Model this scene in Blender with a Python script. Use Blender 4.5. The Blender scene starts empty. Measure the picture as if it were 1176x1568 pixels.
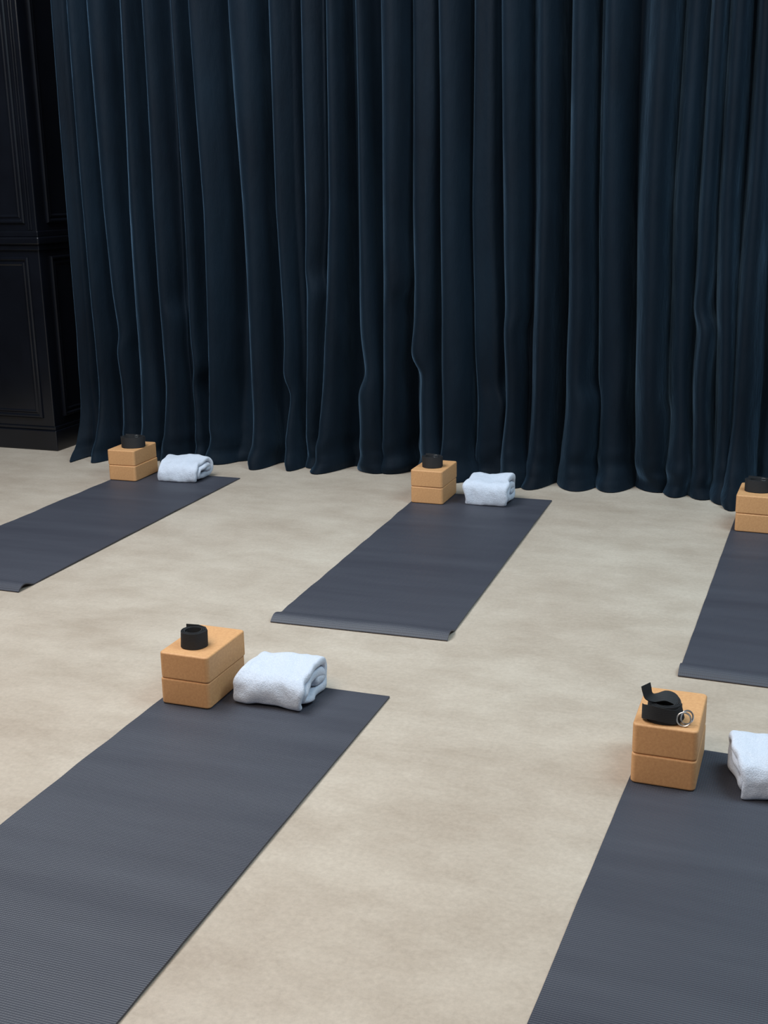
import bpy, bmesh, math, random
import numpy as np
from mathutils import Vector, Matrix, noise
random.seed(7)
rs=np.random.RandomState(11)
scene=bpy.context.scene
scene.view_settings.view_transform='Standard'
scene.view_settings.look='None'
scene.view_settings.exposure=0.0

# ------------------------------------------------------------ materials
def new_mat(name):
    m=bpy.data.materials.new(name); m.use_nodes=True
    nt=m.node_tree; b=nt.nodes['Principled BSDF']
    return m,nt,b
def N(nt,t,**kw):
    n=nt.nodes.new(t)
    for k,v in kw.items(): setattr(n,k,v)
    return n
def tex_noise(nt,scale,detail=4,rough=.55,vec=None,mapscale=None):
    n=N(nt,'ShaderNodeTexNoise'); n.inputs['Scale'].default_value=scale
    n.inputs['Detail'].default_value=detail; n.inputs['Roughness'].default_value=rough
    tc=N(nt,'ShaderNodeTexCoord'); mp=N(nt,'ShaderNodeMapping')
    if mapscale: mp.inputs['Scale'].default_value=mapscale
    nt.links.new(tc.outputs['Object'],mp.inputs['Vector']); nt.links.new(mp.outputs[0],n.inputs['Vector'])
    return n
def ramp(nt,src,stops):
    r=N(nt,'ShaderNodeValToRGB')
    while len(r.color_ramp.elements)<len(stops): r.color_ramp.elements.new(.5)
    for e,(p,c) in zip(r.color_ramp.elements,stops): e.position=p; e.color=(*c,1)
    nt.links.new(src,r.inputs[0]); return r
def mix(nt,a,b,fac,mode='MIX'):
    m=N(nt,'ShaderNodeMix',data_type='RGBA',blend_type=mode)
    m.inputs[0].default_value=fac
    nt.links.new(a,m.inputs[6]); nt.links.new(b,m.inputs[7]); return m
def bump(nt,b,src,strength,dist,prev=None):
    n=N(nt,'ShaderNodeBump'); n.inputs['Strength'].default_value=strength; n.inputs['Distance'].default_value=dist
    nt.links.new(src,n.inputs['Height'])
    if prev: nt.links.new(prev.outputs[0],n.inputs['Normal'])
    nt.links.new(n.outputs[0],b.inputs['Normal']); return n

# floor : polished micro-cement
M_floor,nt,b=new_mat('micro_cement')
big=tex_noise(nt,.9,5,.6); r1=ramp(nt,big.outputs[0],[(.3,(.430,.350,.280)),(.7,(.525,.450,.372))])
mid=tex_noise(nt,3.5,8,.68,mapscale=(1,1.6,1)); r2=ramp(nt,mid.outputs[0],[(.32,(.40,.38,.36)),(.64,(.575,.58,.58))])
fin=tex_noise(nt,80,5,.72); r3=ramp(nt,fin.outputs[0],[(.3,(.39,.39,.39)),(.7,(.61,.61,.61))])
m1=mix(nt,r1.outputs[0],r2.outputs[0],.6,'OVERLAY'); m2=mix(nt,m1.outputs[2],r3.outputs[0],.45,'OVERLAY')
nt.links.new(m2.outputs[2],b.inputs['Base Color']); b.inputs['Roughness'].default_value=.42
b.inputs['Specular IOR Level'].default_value=.4
p=bump(nt,b,fin.outputs[0],.25,.002); bump(nt,b,mid.outputs[0],.15,.01,p)

# velvet
M_vel,nt,b=new_mat('navy_velvet')
n1=tex_noise(nt,3,4,.6,mapscale=(1,1,.4)); r=ramp(nt,n1.outputs[0],[(.3,(.0018,.0044,.0088)),(.7,(.0036,.0100,.0185))])
nt.links.new(r.outputs[0],b.inputs['Base Color']); b.inputs['Roughness'].default_value=.7
b.inputs['Specular IOR Level'].default_value=.12
nap=tex_noise(nt,5,5,.65,mapscale=(1,1,.3)); rn=ramp(nt,nap.outputs[0],[(.32,(.24,)*3),(.52,(.44,)*3),(.70,(.80,)*3)])
nt.links.new(rn.outputs[0],b.inputs['Sheen Weight']); b.inputs['Sheen Roughness'].default_value=.38
b.inputs['Sheen Tint'].default_value=(.21,.37,.56,1)
n2=tex_noise(nt,9,5,.6,mapscale=(1,1,.35)); n3=tex_noise(nt,400,2,.5)
p=bump(nt,b,n2.outputs[0],.45,.02); bump(nt,b,n3.outputs[0],.15,.001,p)

# mat
M_mat,nt,b=new_mat('charcoal_pvc_foam')
n1=tex_noise(nt,2.2,4,.6,mapscale=(.35,3,1)); r=ramp(nt,n1.outputs[0],[(.35,(.042,.043,.057)),(.7,(.058,.060,.076))])
nt.links.new(r.outputs[0],b.inputs['Base Color']); b.inputs['Roughness'].default_value=.52
b.inputs['Specular IOR Level'].default_value=.45
w=N(nt,'ShaderNodeTexWave',wave_type='BANDS',bands_direction='Y'); w.inputs['Scale'].default_value=55
w2=N(nt,'ShaderNodeTexWave',wave_type='BANDS',bands_direction='X'); w2.inputs['Scale'].default_value=55
tc=N(nt,'ShaderNodeTexCoord'); nt.links.new(tc.outputs['Object'],w.inputs['Vector']); nt.links.new(tc.outputs['Object'],w2.inputs['Vector'])
p=bump(nt,b,w.outputs['Fac'],.45,.0013); bump(nt,b,w2.outputs['Fac'],.25,.0008,p)

# block
M_blk,nt,b=new_mat('tan_foam_block')
n1=tex_noise(nt,150,3,.7); r=ramp(nt,n1.outputs[0],[(.3,(.57,.285,.120)),(.7,(.67,.360,.160))])
nt.links.new(r.outputs[0],b.inputs['Base Color']); b.inputs['Roughness'].default_value=.6
bump(nt,b,n1.outputs[0],.1,.001)
# towel
M_tow,nt,b=new_mat('white_terry')
n1=tex_noise(nt,350,3,.7); n2=tex_noise(nt,45,4,.6)
r=ramp(nt,n1.outputs[0],[(.3,(.56,.61,.72)),(.7,(.74,.78,.88))])
nt.links.new(r.outputs[0],b.inputs['Base Color']); b.inputs['Roughness'].default_value=.95
b.inputs['Sheen Weight'].default_value=.2
p=bump(nt,b,n2.outputs[0],.6,.006); bump(nt,b,n1.outputs[0],.9,.003,p)
# strap / metal
M_str,nt,b=new_mat('black_webbing'); b.inputs['Base Color'].default_value=(.010,.010,.012,1); b.inputs['Roughness'].default_value=.75
w=N(nt,'ShaderNodeTexWave',bands_direction='Z'); w.inputs['Scale'].default_value=130
tc=N(nt,'ShaderNodeTexCoord'); nt.links.new(tc.outputs['Object'],w.inputs['Vector']); bump(nt,b,w.outputs['Fac'],.4,.0008)
M_met,nt,b=new_mat('steel_ring'); b.inputs['Base Color'].default_value=(.55,.55,.56,1); b.inputs['Metallic'].default_value=1; b.inputs['Roughness'].default_value=.28
n1=tex_noise(nt,200); bump(nt,b,n1.outputs[0],.05,.0005)
# lacquer
M_lac,nt,b=new_mat('black_lacquer'); n1=tex_noise(nt,6,3)
r=ramp(nt,n1.outputs[0],[(.3,(.0030,.0036,.006)),(.7,(.0045,.0055,.009))]); nt.links.new(r.outputs[0],b.inputs['Base Color'])
b.inputs['Roughness'].default_value=.25; b.inputs['Specular IOR Level'].default_value=.45
M_wall,nt,b=new_mat('dark_painted_wall'); n1=tex_noise(nt,40,4)
r=ramp(nt,n1.outputs[0],[(.3,(.004,.005,.007)),(.7,(.006,.007,.010))]); nt.links.new(r.outputs[0],b.inputs['Base Color']); b.inputs['Roughness'].default_value=.8
bump(nt,b,n1.outputs[0],.1,.002)

# ------------------------------------------------------------ helpers
def mkobj(name,verts,faces,mats,mi=None,smooth=True,loc=(0,0,0),rz=0):
    me=bpy.data.meshes.new(name); me.from_pydata([tuple(v) for v in verts],[],[tuple(f) for f in faces])
    for m in mats: me.materials.append(m)
    me.polygons.foreach_set('use_smooth',[smooth]*len(me.polygons))
    if mi is not None: me.polygons.foreach_set('material_index',mi)
    me.update()
    o=bpy.data.objects.new(name,me); bpy.context.collection.objects.link(o)
    o.location=loc; o.rotation_euler=(0,0,rz); return o
def fixnormals(o):
    bm=bmesh.new(); bm.from_mesh(o.data); bmesh.ops.recalc_face_normals(bm,faces=bm.faces); bm.to_mesh(o.data); bm.free()
class MB:
    def __init__(s): s.v=[];s.f=[];s.m=[]
    def add(s,v,f,m=0):
        k=len(s.v); s.v+=[tuple(x) for x in v]; s.f+=[tuple(i+k for i in q) for q in f]; s.m+=[m]*len(f)
    def box(s,x0,x1,y0,y1,z0,z1,bev=.004,m=0):
        bm=bmesh.new(); bmesh.ops.create_cube(bm,size=1)
        for v in bm.verts: v.co=Vector(((x0+x1)/2+v.co.x*(x1-x0),(y0+y1)/2+v.co.y*(y1-y0),(z0+z1)/2+v.co.z*(z1-z0)))
        if bev: bmesh.ops.bevel(bm,geom=bm.edges[:],offset=bev,segments=2,affect='EDGES',profile=.5)
        bm.verts.ensure_lookup_table()
        s.add([v.co for v in bm.verts],[[v.index for v in f.verts] for f in bm.faces],m); bm.free()

# ------------------------------------------------------------ room shell
def slab(name,x0,x1,y0,y1,z0,z1,mat):
    b=MB(); b.box(x0,x1,y0,y1,z0,z1,0); o=mkobj(name,b.v,b.f,[mat],smooth=False); return o
slab('floor',-5.2,4.2,-3.5,6.0,-.1,0,M_floor)
slab('wall_back',-5.2,4.2,5.88,6.0,0,3.6,M_wall)
slab('wall_left',-5.2,-5.08,-3.5,5.88,0,3.6,M_wall)

# ------------------------------------------------------------ curtain
ridges=[-3.66,-3.56,-3.466,-3.309,-3.155,-3.003,-2.854,-2.653,-2.493,-2.317,-2.196,-2.044,-1.91,-1.762,-1.617,-1.459,-1.304,-1.182,-1.017,-.885,-.684,-.556,-.46,-.377,-.268]
while ridges[-1]<2.6: ridges.append(ridges[-1]+random.uniform(.10,.21))
R=np.array(ridges); nR=len(R)
H=3.4; NS=1800; NZ=170
zt=np.linspace(0,1,NZ)**1.6*H+.003
s=np.linspace(R[0]-.05,R[-1],NS)
dT=rs.uniform(-.035,.035,nR); dB=rs.uniform(-.07,.07,nR)
dB[:2]=0; dT[:2]=0
aT=rs.uniform(.035,.095,nR); aB=rs.uniform(.035,.11,nR)
for u0,a_ in ((-2.196,.11),(-1.91,.105),(-2.854,.10),(-1.304,.11),(-.684,.115),(-.46,.11),(-1.617,.095)):
    i=int(np.argmin(abs(R-u0))); aT[i]=a_*.95; aB[i]=a_
skT=rs.uniform(-.9,.9,nR); skB=rs.uniform(-.9,.9,nR)
exT=rs.uniform(.7,2.3,nR); exB=rs.uniform(.6,1.8,nR)
p2=rs.uniform(0,6.28,nR); q2=rs.uniform(.0,.022,nR)
vdT=rs.uniform(.3,1.4,nR); vdB=rs.uniform(.1,1.4,nR)
kick=rs.uniform(-.04,.10,nR)
hu=np.array([-4,-3.6,-3.25,-2.77,-2.4,-1.96,-1.6,-1.22,-1.05,-.77,-.5,-.29,0,.5,1,2,3])
hv=np.array([5.30,5.31,5.39,5.38,5.44,5.46,5.43,5.33,5.36,5.46,5.40,5.31,5.40,5.36,5.42,5.36,5.4])
creases=[(-2.32,.95,.018,-.02),(-1.86,.90,-.016,.02),(-.45,.80,.018,-.025),(-3.1,.80,.014,-.02),(-1.28,.78,-.014,-.015),(-1.78,.55,.022,.025),(-3.42,.62,-.014,-.02),(-2.5,.42,.018,.02),(-2.07,.45,-.018,-.02),(-.95,.45,.016,-.02),(-.62,.4,.016,.02),(-3.0,.45,-.02,.02),(-1.4,.42,.02,-.02)]
verts=[]
idx=np.arange(nR)
for z in zt:
    k=min(max((1.3-z)/1.3,-2),1)
    pos=R+(dB*k if k>0 else dT*(-k*.7))
    pos=np.maximum.accumulate(pos+np.arange(nR)*1e-4)
    kk=min(z/2.4,1); kk=kk*kk*(3-2*kk)
    A=aB*(1-kk)+aT*kk; SK=skB*(1-kk)+skT*kk; EX=exB*(1-kk)+exT*kk; VD=vdB*(1-kk)+vdT*kk
    n=np.interp(s,pos,idx); n=np.where(s<pos[0],(s-pos[0])/.11,n)
    n=np.convolve(np.pad(n,6,'edge'),np.ones(13)/13,'valid')
    n[:7]=((s-pos[0])/.11)[:7]
    fr=n-np.floor(n); sm=fr*fr*(3-2*fr)
    i0=np.clip(np.floor(n).astype(int),0,nR-1); i1=np.clip(i0+1,0,nR-1)
    L_=lambda Q: Q[i0]*(1-sm)+Q[i1]*sm
    Aa=L_(A); Sk=L_(SK); Ex=L_(EX)
    ph=2*np.pi*n; ph=ph+Sk*np.sin(ph)
    c=2*((1+np.cos(ph))/2+1e-9)**Ex-1
    c=np.where(c<0,c*VD[i0],c)
    uu=s+ (.006+.20*Aa)*np.sin(ph)
    vv=5.465-Aa*c-L_(q2)*np.cos(2*ph+L_(p2))
    low=max(0,1-z/.9); hem=max(0,1-z/.20)
    hh=max(0,1-z/.45); hh=hh*hh
    tgt=np.interp(s,hu,hv)+.06
    vv=vv*(1-hh)+hh*(tgt-Aa*c*.8)-hh*L_(kick)*np.maximum(c+.3,0)
    uu=uu+hh*.02*np.sin(ph)
    for (u0,z0,du0,dv0) in creases:
        g=np.exp(-((s-u0)/.05)**2)*np.exp(-((z-z0)/.17)**2)
        t_=math.tanh((z0-z)/.05)
        uu=uu+du0*g*t_; vv=vv+dv0*g*t_*.7
    pool=max(0,1-z/.05)
    for j in range(NS):
        a=noise.noise((s[j]*3.2,z*.4,3.1)); a2=noise.noise((s[j]*10,z*.6,7.7))
        du=.014*noise.noise((s[j]*2.5,z*.6,9.3)); dv=.02*a+.016*a2
        if low>0:
            a3=noise.noise((s[j]*9,z*2.4,1.2)); dv+=.045*a3*low; du+=.030*low*noise.noise((s[j]*6,z*2.2,5.2))
        if hem>0:
            dv+=hem*.040*noise.noise((s[j]*11,z*12,4.))
            du+=hem*.036*noise.noise((s[j]*9,z*10,8.))
        if pool>0: dv-=pool*(.018+.03*noise.noise((s[j]*5,1.,2.)))
        verts.append((uu[j]+du,vv[j]+dv,z))
faces=[(i*NS+j,i*NS+j+1,(i+1)*NS+j+1,(i+1)*NS+j) for i in range(NZ-1) for j in range(NS-1)]
cur=mkobj('velvet_curtain',verts,faces,[M_vel])
sd=cur.modifiers.new('s','SOLIDIFY'); sd.thickness=.003; sd.offset=0

# ------------------------------------------------------------ panelled cabinet
cb=MB()
CX=-3.92; CV=5.42; BK=5.855; LF=-5.05
cb.box(LF,CX,CV,BK,.0,3.3,.006)
cb.box(LF,CX+.018,CV-.018,BK,0,.115,.006)
cb.box(LF,CX+.010,CV-.010,BK,.115,.135,.004)
cb.box(LF,CX+.010,CV-.012,BK,1.095,1.125,.004)
cb.box(LF,CX+.022,CV-.026,BK,1.125,1.165,.008)
cb.box(LF,CX+.012,CV-.014,BK,1.165,1.195,.004)
cb.box(LF,CX+.04,CV-.04,BK,3.2,3.3,.01)
def panel(x0,x1,z0,z1,v,prof,side=False):
    vs=[];fs=[]
    for (d,pz) in prof:
        for (x,z) in ((x0+d,z0+d),(x1-d,z0+d),(x1-d,z1-d),(x0+d,z1-d)):
            vs.append((x,v-pz,z) if not side else (v+pz,x,z))
    n=len(prof)
    for k in range(n-1):
        for q in range(4):
            a=k*4+q;b_=k*4+(q+1)%4
            fs.append((a,b_,b_+4,a+4))
    k=(n-1)*4; fs.append((k,k+1,k+2,k+3)); cb.add(vs,fs)
prof=[(0,-.001),(0,.008),(.006,.014),(.013,.014),(.022,.004),(.028,.004),(.033,.008),(.039,.008),(.046,.002)]
for (z0,z1) in ((.18,1.06),(1.235,3.1)):
    panel(-4.47,-3.99,z0,z1,CV,prof); panel(-5.02,-4.54,z0,z1,CV,prof)
    panel(5.51,5.80,z0,z1,CX,prof,True)
for x in (-3.968,-3.952): cb.box(x-.004,x+.004,CV-.006,CV+.01,1.2,3.2,.003)
cab=mkobj('panelled_cabinet',cb.v,cb.f,[M_lac],smooth=False); fixnormals(cab)

# ------------------------------------------------------------ yoga mats
def yoga_mat(cx,cy,rz,seed,L=1.784,W=.61,hump=.018):
    # origin at far edge centre, mat runs toward -y ; the near end keeps the memory of being rolled
    T=.0045; fs=[]; Hl=.10; Rn=.034
    prof=[]
    for y in np.linspace(0,-(L-Hl),150):
        z=.0004+.0026*(1+noise.noise((y*9,seed*3.3,0)))*min(1,(-y)/.4)*min(1,(y+L-Hl)/.05+.1)
        prof.append((y,z))
    zb=prof[-1][1]
    for k in range(1,13):
        t=k/12; sm=t*t*(3-2*t)
        prof.append((-(L-Hl)-t*(Hl-Rn),zb*(1-sm)+hump*sm))
    for k in range(1,13):
        t=k/12; prof.append((-(L-Rn)-Rn*t,.0005+(hump-.0005)*(1-t**2.0)))
    nx=24; top=[];bot=[]
    np_=len(prof); nor=[]
    for i in range(np_):
        a=prof[max(i-1,0)];b_=prof[min(i+1,np_-1)]
        d=Vector((b_[0]-a[0],b_[1]-a[1])).normalized(); nor.append((d.y,-d.x))
    for q,(y,z) in enumerate(prof):
        for i in range(nx+1):
            x=-W/2+W*i/nx
            dz=.0009*noise.noise((x*4,y*7,seed)); f=1+.22*noise.noise((x*4,seed*2.2,4)) if q>=150 else 1
            zz=max(zb+(z-zb)*f+dz if q>=150 else z+dz,.0003)
            ny,nz=nor[q]
            bot.append((x,y,zz)); top.append((x,y+T*ny,zz+T*nz))
    n=len(prof); w=nx+1; vs=bot+top; o=len(bot)
    for r_ in range(n-1):
        for i in range(nx):
            a=r_*w+i
            fs.append((a,a+1,a+w+1,a+w)); fs.append((o+a,o+a+w,o+a+w+1,o+a+1))
    for r_ in range(n-1):
        a=r_*w; fs.append((a,a+w,o+a+w,o+a)); a=r_*w+nx; fs.append((a,o+a,o+a+w,a+w))
    for i in range(nx):
        fs.append((i,o+i,o+i+1,i+1)); a=(n-1)*w+i; fs.append((a,a+1,o+a+1,o+a))
    ob=mkobj('yoga_mat',vs,fs,[M_mat],loc=(cx,cy,0),rz=rz); fixnormals(ob)
    e=ob.modifiers.new('e','EDGE_SPLIT'); e.split_angle=math.radians(50)
    return ob
for k,(x,y,t) in enumerate([(-2.929,5.103,.002),(-1.357,5.109,.024),(.060,5.048,-.025),(-1.346,2.873,.002),(-.018,2.804,-.039)]):
    yoga_mat(x,y,t,k+1)

# ------------------------------------------------------------ blocks
def block(x0,y0,z0,rz):
    bm=bmesh.new(); bmesh.ops.create_cube(bm,size=1); X,Y,Z=.152,.228,.076
    for v in bm.verts: v.co=Vector((v.co.x*X,v.co.y*Y,v.co.z*Z))
    ve=[e for e in bm.edges if abs(e.verts[0].co.z-e.verts[1].co.z)>.01]
    bmesh.ops.bevel(bm,geom=ve,offset=.013,segments=5,affect='EDGES',profile=.5)
    he=[e for e in bm.edges if abs(e.verts[0].co.z-e.verts[1].co.z)<.001]
    bmesh.ops.bevel(bm,geom=he,offset=.005,segments=4,affect='EDGES',profile=.5)
    me=bpy.data.meshes.new('yoga_block'); bm.to_mesh(me); bm.free(); me.materials.append(M_blk)
    me.polygons.foreach_set('use_smooth',[True]*len(me.polygons))
    o=bpy.data.objects.new('yoga_block',me); bpy.context.collection.objects.link(o)
    wn=o.modifiers.new('w','WEIGHTED_NORMAL')
    c,s_=math.cos(rz),math.sin(rz)
    o.location=(x0+c*X/2-s_*Y/2,y0+s_*X/2+c*Y/2,z0+Z/2); o.rotation_euler=(0,0,rz); return o
ZM=.0075
BL=[(-3.236,4.877,.01),(-1.654,4.886,.0),(-.235,4.831,-.03),(-1.634,2.632,.0),(-.327,2.580,-.01)]
tops=[]
for k,(x,y,t) in enumerate(BL):
    block(x,y,ZM,t); j=random.uniform(-.002,.002)
    o=block(x+j,y+.001,ZM+.0765,t+random.uniform(-.02,.02)); tops.append(o)

# ------------------------------------------------------------ folded towels
def towel(x,y,rz,seed,Wd=.215,a0=.108,b0=.056,turns=1.75,Ht=.102,slope=.9):
    T=.0235; npt=120; nu=34; off=seed*7.3
    mid=[]
    for i in range(npt):
        ph=2*math.pi*turns*i/(npt-1); k=T*ph/(2*math.pi)
        a=max(a0-T/2-k,.004); b_=max(b0-T/2-k*.98,.0015)
        th=math.radians(205)+(-ph)
        c,s_=math.cos(th),math.sin(th); e=2/3.2
        mid.append(Vector((a*math.copysign(abs(c)**e,c),b_*math.copysign(abs(s_)**e,s_))))
    def nrm(i):
        d=mid[min(i+1,npt-1)]-mid[max(i-1,0)]
        if d.length<1e-6: d=Vector((1,0))
        d.normalize(); return Vector((-d.y,d.x))
    h=T*.455
    A=[mid[i]+nrm(i)*h for i in range(npt)]; B=[mid[i]-nrm(i)*h for i in range(npt)]
    def cap(i,sgn):
        d=(mid[min(i+1,npt-1)]-mid[max(i-1,0)]).normalized()*sgn; n=nrm(i)
        return [mid[i]+n*h*math.cos(t)+d*h*math.sin(t) for t in (math.pi*.25,math.pi*.5,math.pi*.75)]
    loop=A+cap(npt-1,1)+B[::-1]+cap(0,-1)[::-1]
    nl=len(loop); vs=[]
    cen=[mid[min(i,npt-1)] for i in range(npt)]+[mid[-1]]*3+[mid[i] for i in range(npt-1,-1,-1)]+[mid[0]]*3
    for q in range(nu+1):
        t=q/nu; u=-Wd/2+Wd*t
        edge=min(t,1-t)*Wd
        sh=1 if edge>.010 else .5+.5*math.sqrt(max(0,1-(1-edge/.010)**2))
        for i,pnt in enumerate(loop):
            c=cen[i]; p2_=c+(pnt-c)*sh
            shift=.016*noise.noise((c.x*14,c.y*26,off+(0 if t<.5 else 5)))*(abs(t-.5)*2)
            P=Vector((u+shift,p2_.x,p2_.y))
            nv=noise.noise_vector(Vector((P.x*10+off,P.y*10,P.z*12)))*.010+noise.noise_vector(Vector((P.x*32+off,P.y*32,P.z*32)))*.0035
            P+=nv
            P.z*=(1+.10*noise.noise((u*9+off,P.y*8,1.)))
            P.z+=(P.z+b0)*slope*P.y
            vs.append(P)
    fs=[]
    for q in range(nu):
        for i in range(nl):
            j=(i+1)%nl; fs.append((q*nl+i,q*nl+j,(q+1)*nl+j,(q+1)*nl+i))
    for q in (0,nu):
        o=q*nl
        for i in range(npt-1):
            fs.append((o+i,o+i+1,o+nl-3-2-i,o+nl-3-1-i))
        fs.append((o+npt-1,o+npt,o+npt+1,o+npt+2,o+npt+3)); fs.append((o+nl-1,o+0,o+nl-4,o+nl-3,o+nl-2))
    zs=sorted(v.z for v in vs); zmin=zs[len(vs)//40]; zmax=zs[-len(vs)//50]
    for v in vs: v.z=max((v.z-zmin)*Ht/(zmax-zmin),0.0)+ZM-.0005
    o=mkobj('folded_towel',vs,fs,[M_tow],loc=(x,y,0),rz=rz); fixnormals(o)
    sb=o.modifiers.new('s','SUBSURF'); sb.levels=1; sb.render_levels=1
    return o
towel(-2.89,5.03,.03,1); towel(-1.322,5.025,.02,2,Wd=.20,Ht=.112); towel(.13,4.98,.0,5)
towel(-1.332,2.795,-.03,3,Wd=.205,Ht=.095); towel(.020,2.69,.20,4,Wd=.24,Ht=.098)

# ------------------------------------------------------------ straps
def ribbon(mb,pts,ups,w,t,m=0):
    vs=[];fs=[];n=len(pts)
    for i,(p_,u_) in enumerate(zip(pts,ups)):
        d=(pts[min(i+1,n-1)]-pts[max(i-1,0)]).normalized(); nn=d.cross(u_).normalized()
        for a,b_ in ((1,1),(1,-1),(-1,-1),(-1,1)): vs.append(p_+u_*(w/2*a)+nn*(t/2*b_))
    for i in range(n-1):
        for q in range(4):
            a=i*4+q;b_=i*4+(q+1)%4; fs.append((a,b_,b_+4,a+4))
    fs.append((0,1,2,3)); k=(n-1)*4; fs.append((k+3,k+2,k+1,k)); mb.add(vs,fs,m)
def torus(mb,c,rot,R1,r1,sx=1,m=1):
    vs=[];fs=[];a_=28;b_=8
    for i in range(a_):
        for j in range(b_):
            A_=2*math.pi*i/a_;B_=2*math.pi*j/b_
            v=Vector(((R1+r1*math.cos(B_))*math.cos(A_)*sx,(R1+r1*math.cos(B_))*math.sin(A_),r1*math.sin(B_)))
            vs.append(rot@v+c)
    for i in range(a_):
        for j in range(b_):
            fs.append((i*b_+j,((i+1)%a_)*b_+j,((i+1)%a_)*b_+(j+1)%b_,i*b_+(j+1)%b_))
    mb.add(vs,fs,m)
def strap(top,dx,dy,rz,seed,r0=.036,sy=.8,turns=3.2,tail=False,rings=True,gap=.0042,w=.042,tilt=0):
    mb=MB(); pts=[];ups=[]; n=int(turns*30)
    for i in range(n+1):
        a=2*math.pi*turns*i/n; r_=r0-gap*a/(2*math.pi)
        wob=1+.06*noise.noise((math.cos(a)*1.3,math.sin(a)*1.3,seed+a*.05))
        pts.append(Vector((r_*wob*math.cos(-a),r_*wob*sy*math.sin(-a),w/2+.002+.0015*noise.noise((a,seed,0)))))
        ups.append(Vector((.06*math.sin(a+seed),.1,1)).normalized())
    ribbon(mb,pts,ups,w,.0024)
    if tail:
        P=[Vector((-.050,-.004,.020)),Vector((-.047,-.022,.026)),Vector((-.028,-.034,.030)),Vector((0,-.036,.026)),Vector((.028,-.030,.022)),Vector((.042,-.008,.030)),Vector((.030,.010,.045)),Vector((.004,.012,.055)),Vector((-.02,.004,.052)),Vector((-.036,-.004,.058)),Vector((-.042,-.004,.075)),Vector((-.045,-.003,.088))]
        U=[Vector((0,.2,1)),Vector((0,.2,1)),Vector((0,.15,1)),Vector((0,.1,1)),Vector((0,.2,1)),Vector((-.3,.3,1)),Vector((-.2,.9,.8)),Vector((0,1,.4)),Vector((.2,1,.3)),Vector((.5,1,.1)),Vector((.6,.9,0)),Vector((.6,.9,0))]
        pp=[];uu_=[]
        for i in range(len(P)-1):
            p0=P[max(i-1,0)];p1=P[i];p2_=P[i+1];p3=P[min(i+2,len(P)-1)]
            for k in range(6):
                t=k/6
                pp.append(.5*((2*p1)+(p2_-p0)*t+(2*p0-5*p1+4*p2_-p3)*t*t+(3*p1-p0-3*p2_+p3)*t**3))
                uu_.append(U[i].lerp(U[i+1],t).normalized())
        ribbon(mb,pp,uu_,.034,.0024)
        torus(mb,Vector((.046,-.030,.018)),Matrix.Rotation(1.25,3,'X')@Matrix.Rotation(.2,3,'Z'),.0160,.0021)
        torus(mb,Vector((.053,-.022,.020)),Matrix.Rotation(.5,3,'Z')@Matrix.Rotation(1.35,3,'X'),.0160,.0021)
    else:
        P=[Vector((r0+.002,0,w/2+.003)),Vector((r0*.8,.022,w/2+.004)),Vector((r0*.2,.034,w/2+.006)),Vector((-r0*.7,.030,w/2+.01))]
        ribbon(mb,P,[Vector((0,.1,1)).normalized()]*4,w*.95,.0024)
        if rings: torus(mb,Vector((r0*.35,-.004,w+.003)),Matrix.Rotation(.25,3,'X'),.011,.0015)
    z=top.location.z+.038
    o=mkobj('yoga_strap',mb.v,mb.f,[M_str,M_met],mb.m,loc=(top.location.x+dx,top.location.y+dy,z-.0005),rz=rz)
    fixnormals(o)
    e=o.modifiers.new('e','EDGE_SPLIT'); e.split_angle=math.radians(40)
    return o
strap(tops[0],.02,-.02,.3,1.,r0=.060,sy=.7,turns=4.5,w=.052)
strap(tops[1],.0,-.03,.2,2.,r0=.046,turns=4.,w=.048)
strap(tops[2],.0,-.02,.1,3.,r0=.055,sy=.7,turns=5,w=.048)
strap(tops[3],-.006,-.040,.3,4.,r0=.037,turns=3.4,sy=.95,rings=False,w=.044)
strap(tops[4],-.010,-.066,.1,5.,r0=.041,turns=4,tail=True)

# ------------------------------------------------------------ lights
wd=bpy.data.worlds.new('World'); scene.world=wd; wd.use_nodes=True
bg=wd.node_tree.nodes['Background']; bg.inputs[0].default_value=(.84,.92,1,1); bg.inputs[1].default_value=.24
def area(name,loc,target,sx,sy,power,col):
    l=bpy.data.lights.new(name,'AREA'); l.shape='RECTANGLE'; l.size=sx; l.size_y=sy; l.energy=power; l.color=col
    o=bpy.data.objects.new(name,l); bpy.context.collection.objects.link(o); o.location=loc
    d=Vector(target)-Vector(loc); o.rotation_euler=d.to_track_quat('-Z','Y').to_euler(); return o
area('ceiling_light_panel',(-3.0,3.0,3.9),(-1.6,4.2,0),2.2,2.2,168,(.82,.92,1))
area('ceiling_light_panel',(-1.8,.2,3.7),(-1.3,1.0,0),3,2,90,(1,.85,.70))
area('ceiling_light_panel',(1.4,3.4,3.9),(.5,4.1,0),1.8,2,120,(.64,.87,1))

# ------------------------------------------------------------ camera
th=-.35; p_=.2695; r_=-.0165
def room(x,y,z): return Vector((x*math.cos(th)+y*math.sin(th),-x*math.sin(th)+y*math.cos(th),z))
c,s_=math.cos(r_),math.sin(r_)
X=Vector((1,0,0)); U=Vector((0,math.sin(p_),math.cos(p_))); F=Vector((0,math.cos(p_),-math.sin(p_)))
rt=c*X+s_*U; up=-s_*X+c*U
rt,up,bk=room(*rt),room(*up),room(*(-F))
cd=bpy.data.cameras.new('camera'); cd.sensor_fit='VERTICAL'; cd.sensor_height=36; cd.lens=36*2293.1/2000
co=bpy.data.objects.new('camera',cd); bpy.context.collection.objects.link(co)
M=Matrix((rt,up,bk)).transposed().to_4x4(); M.translation=Vector((0,0,1.389)); co.matrix_world=M
cd.clip_end=60
scene.camera=co
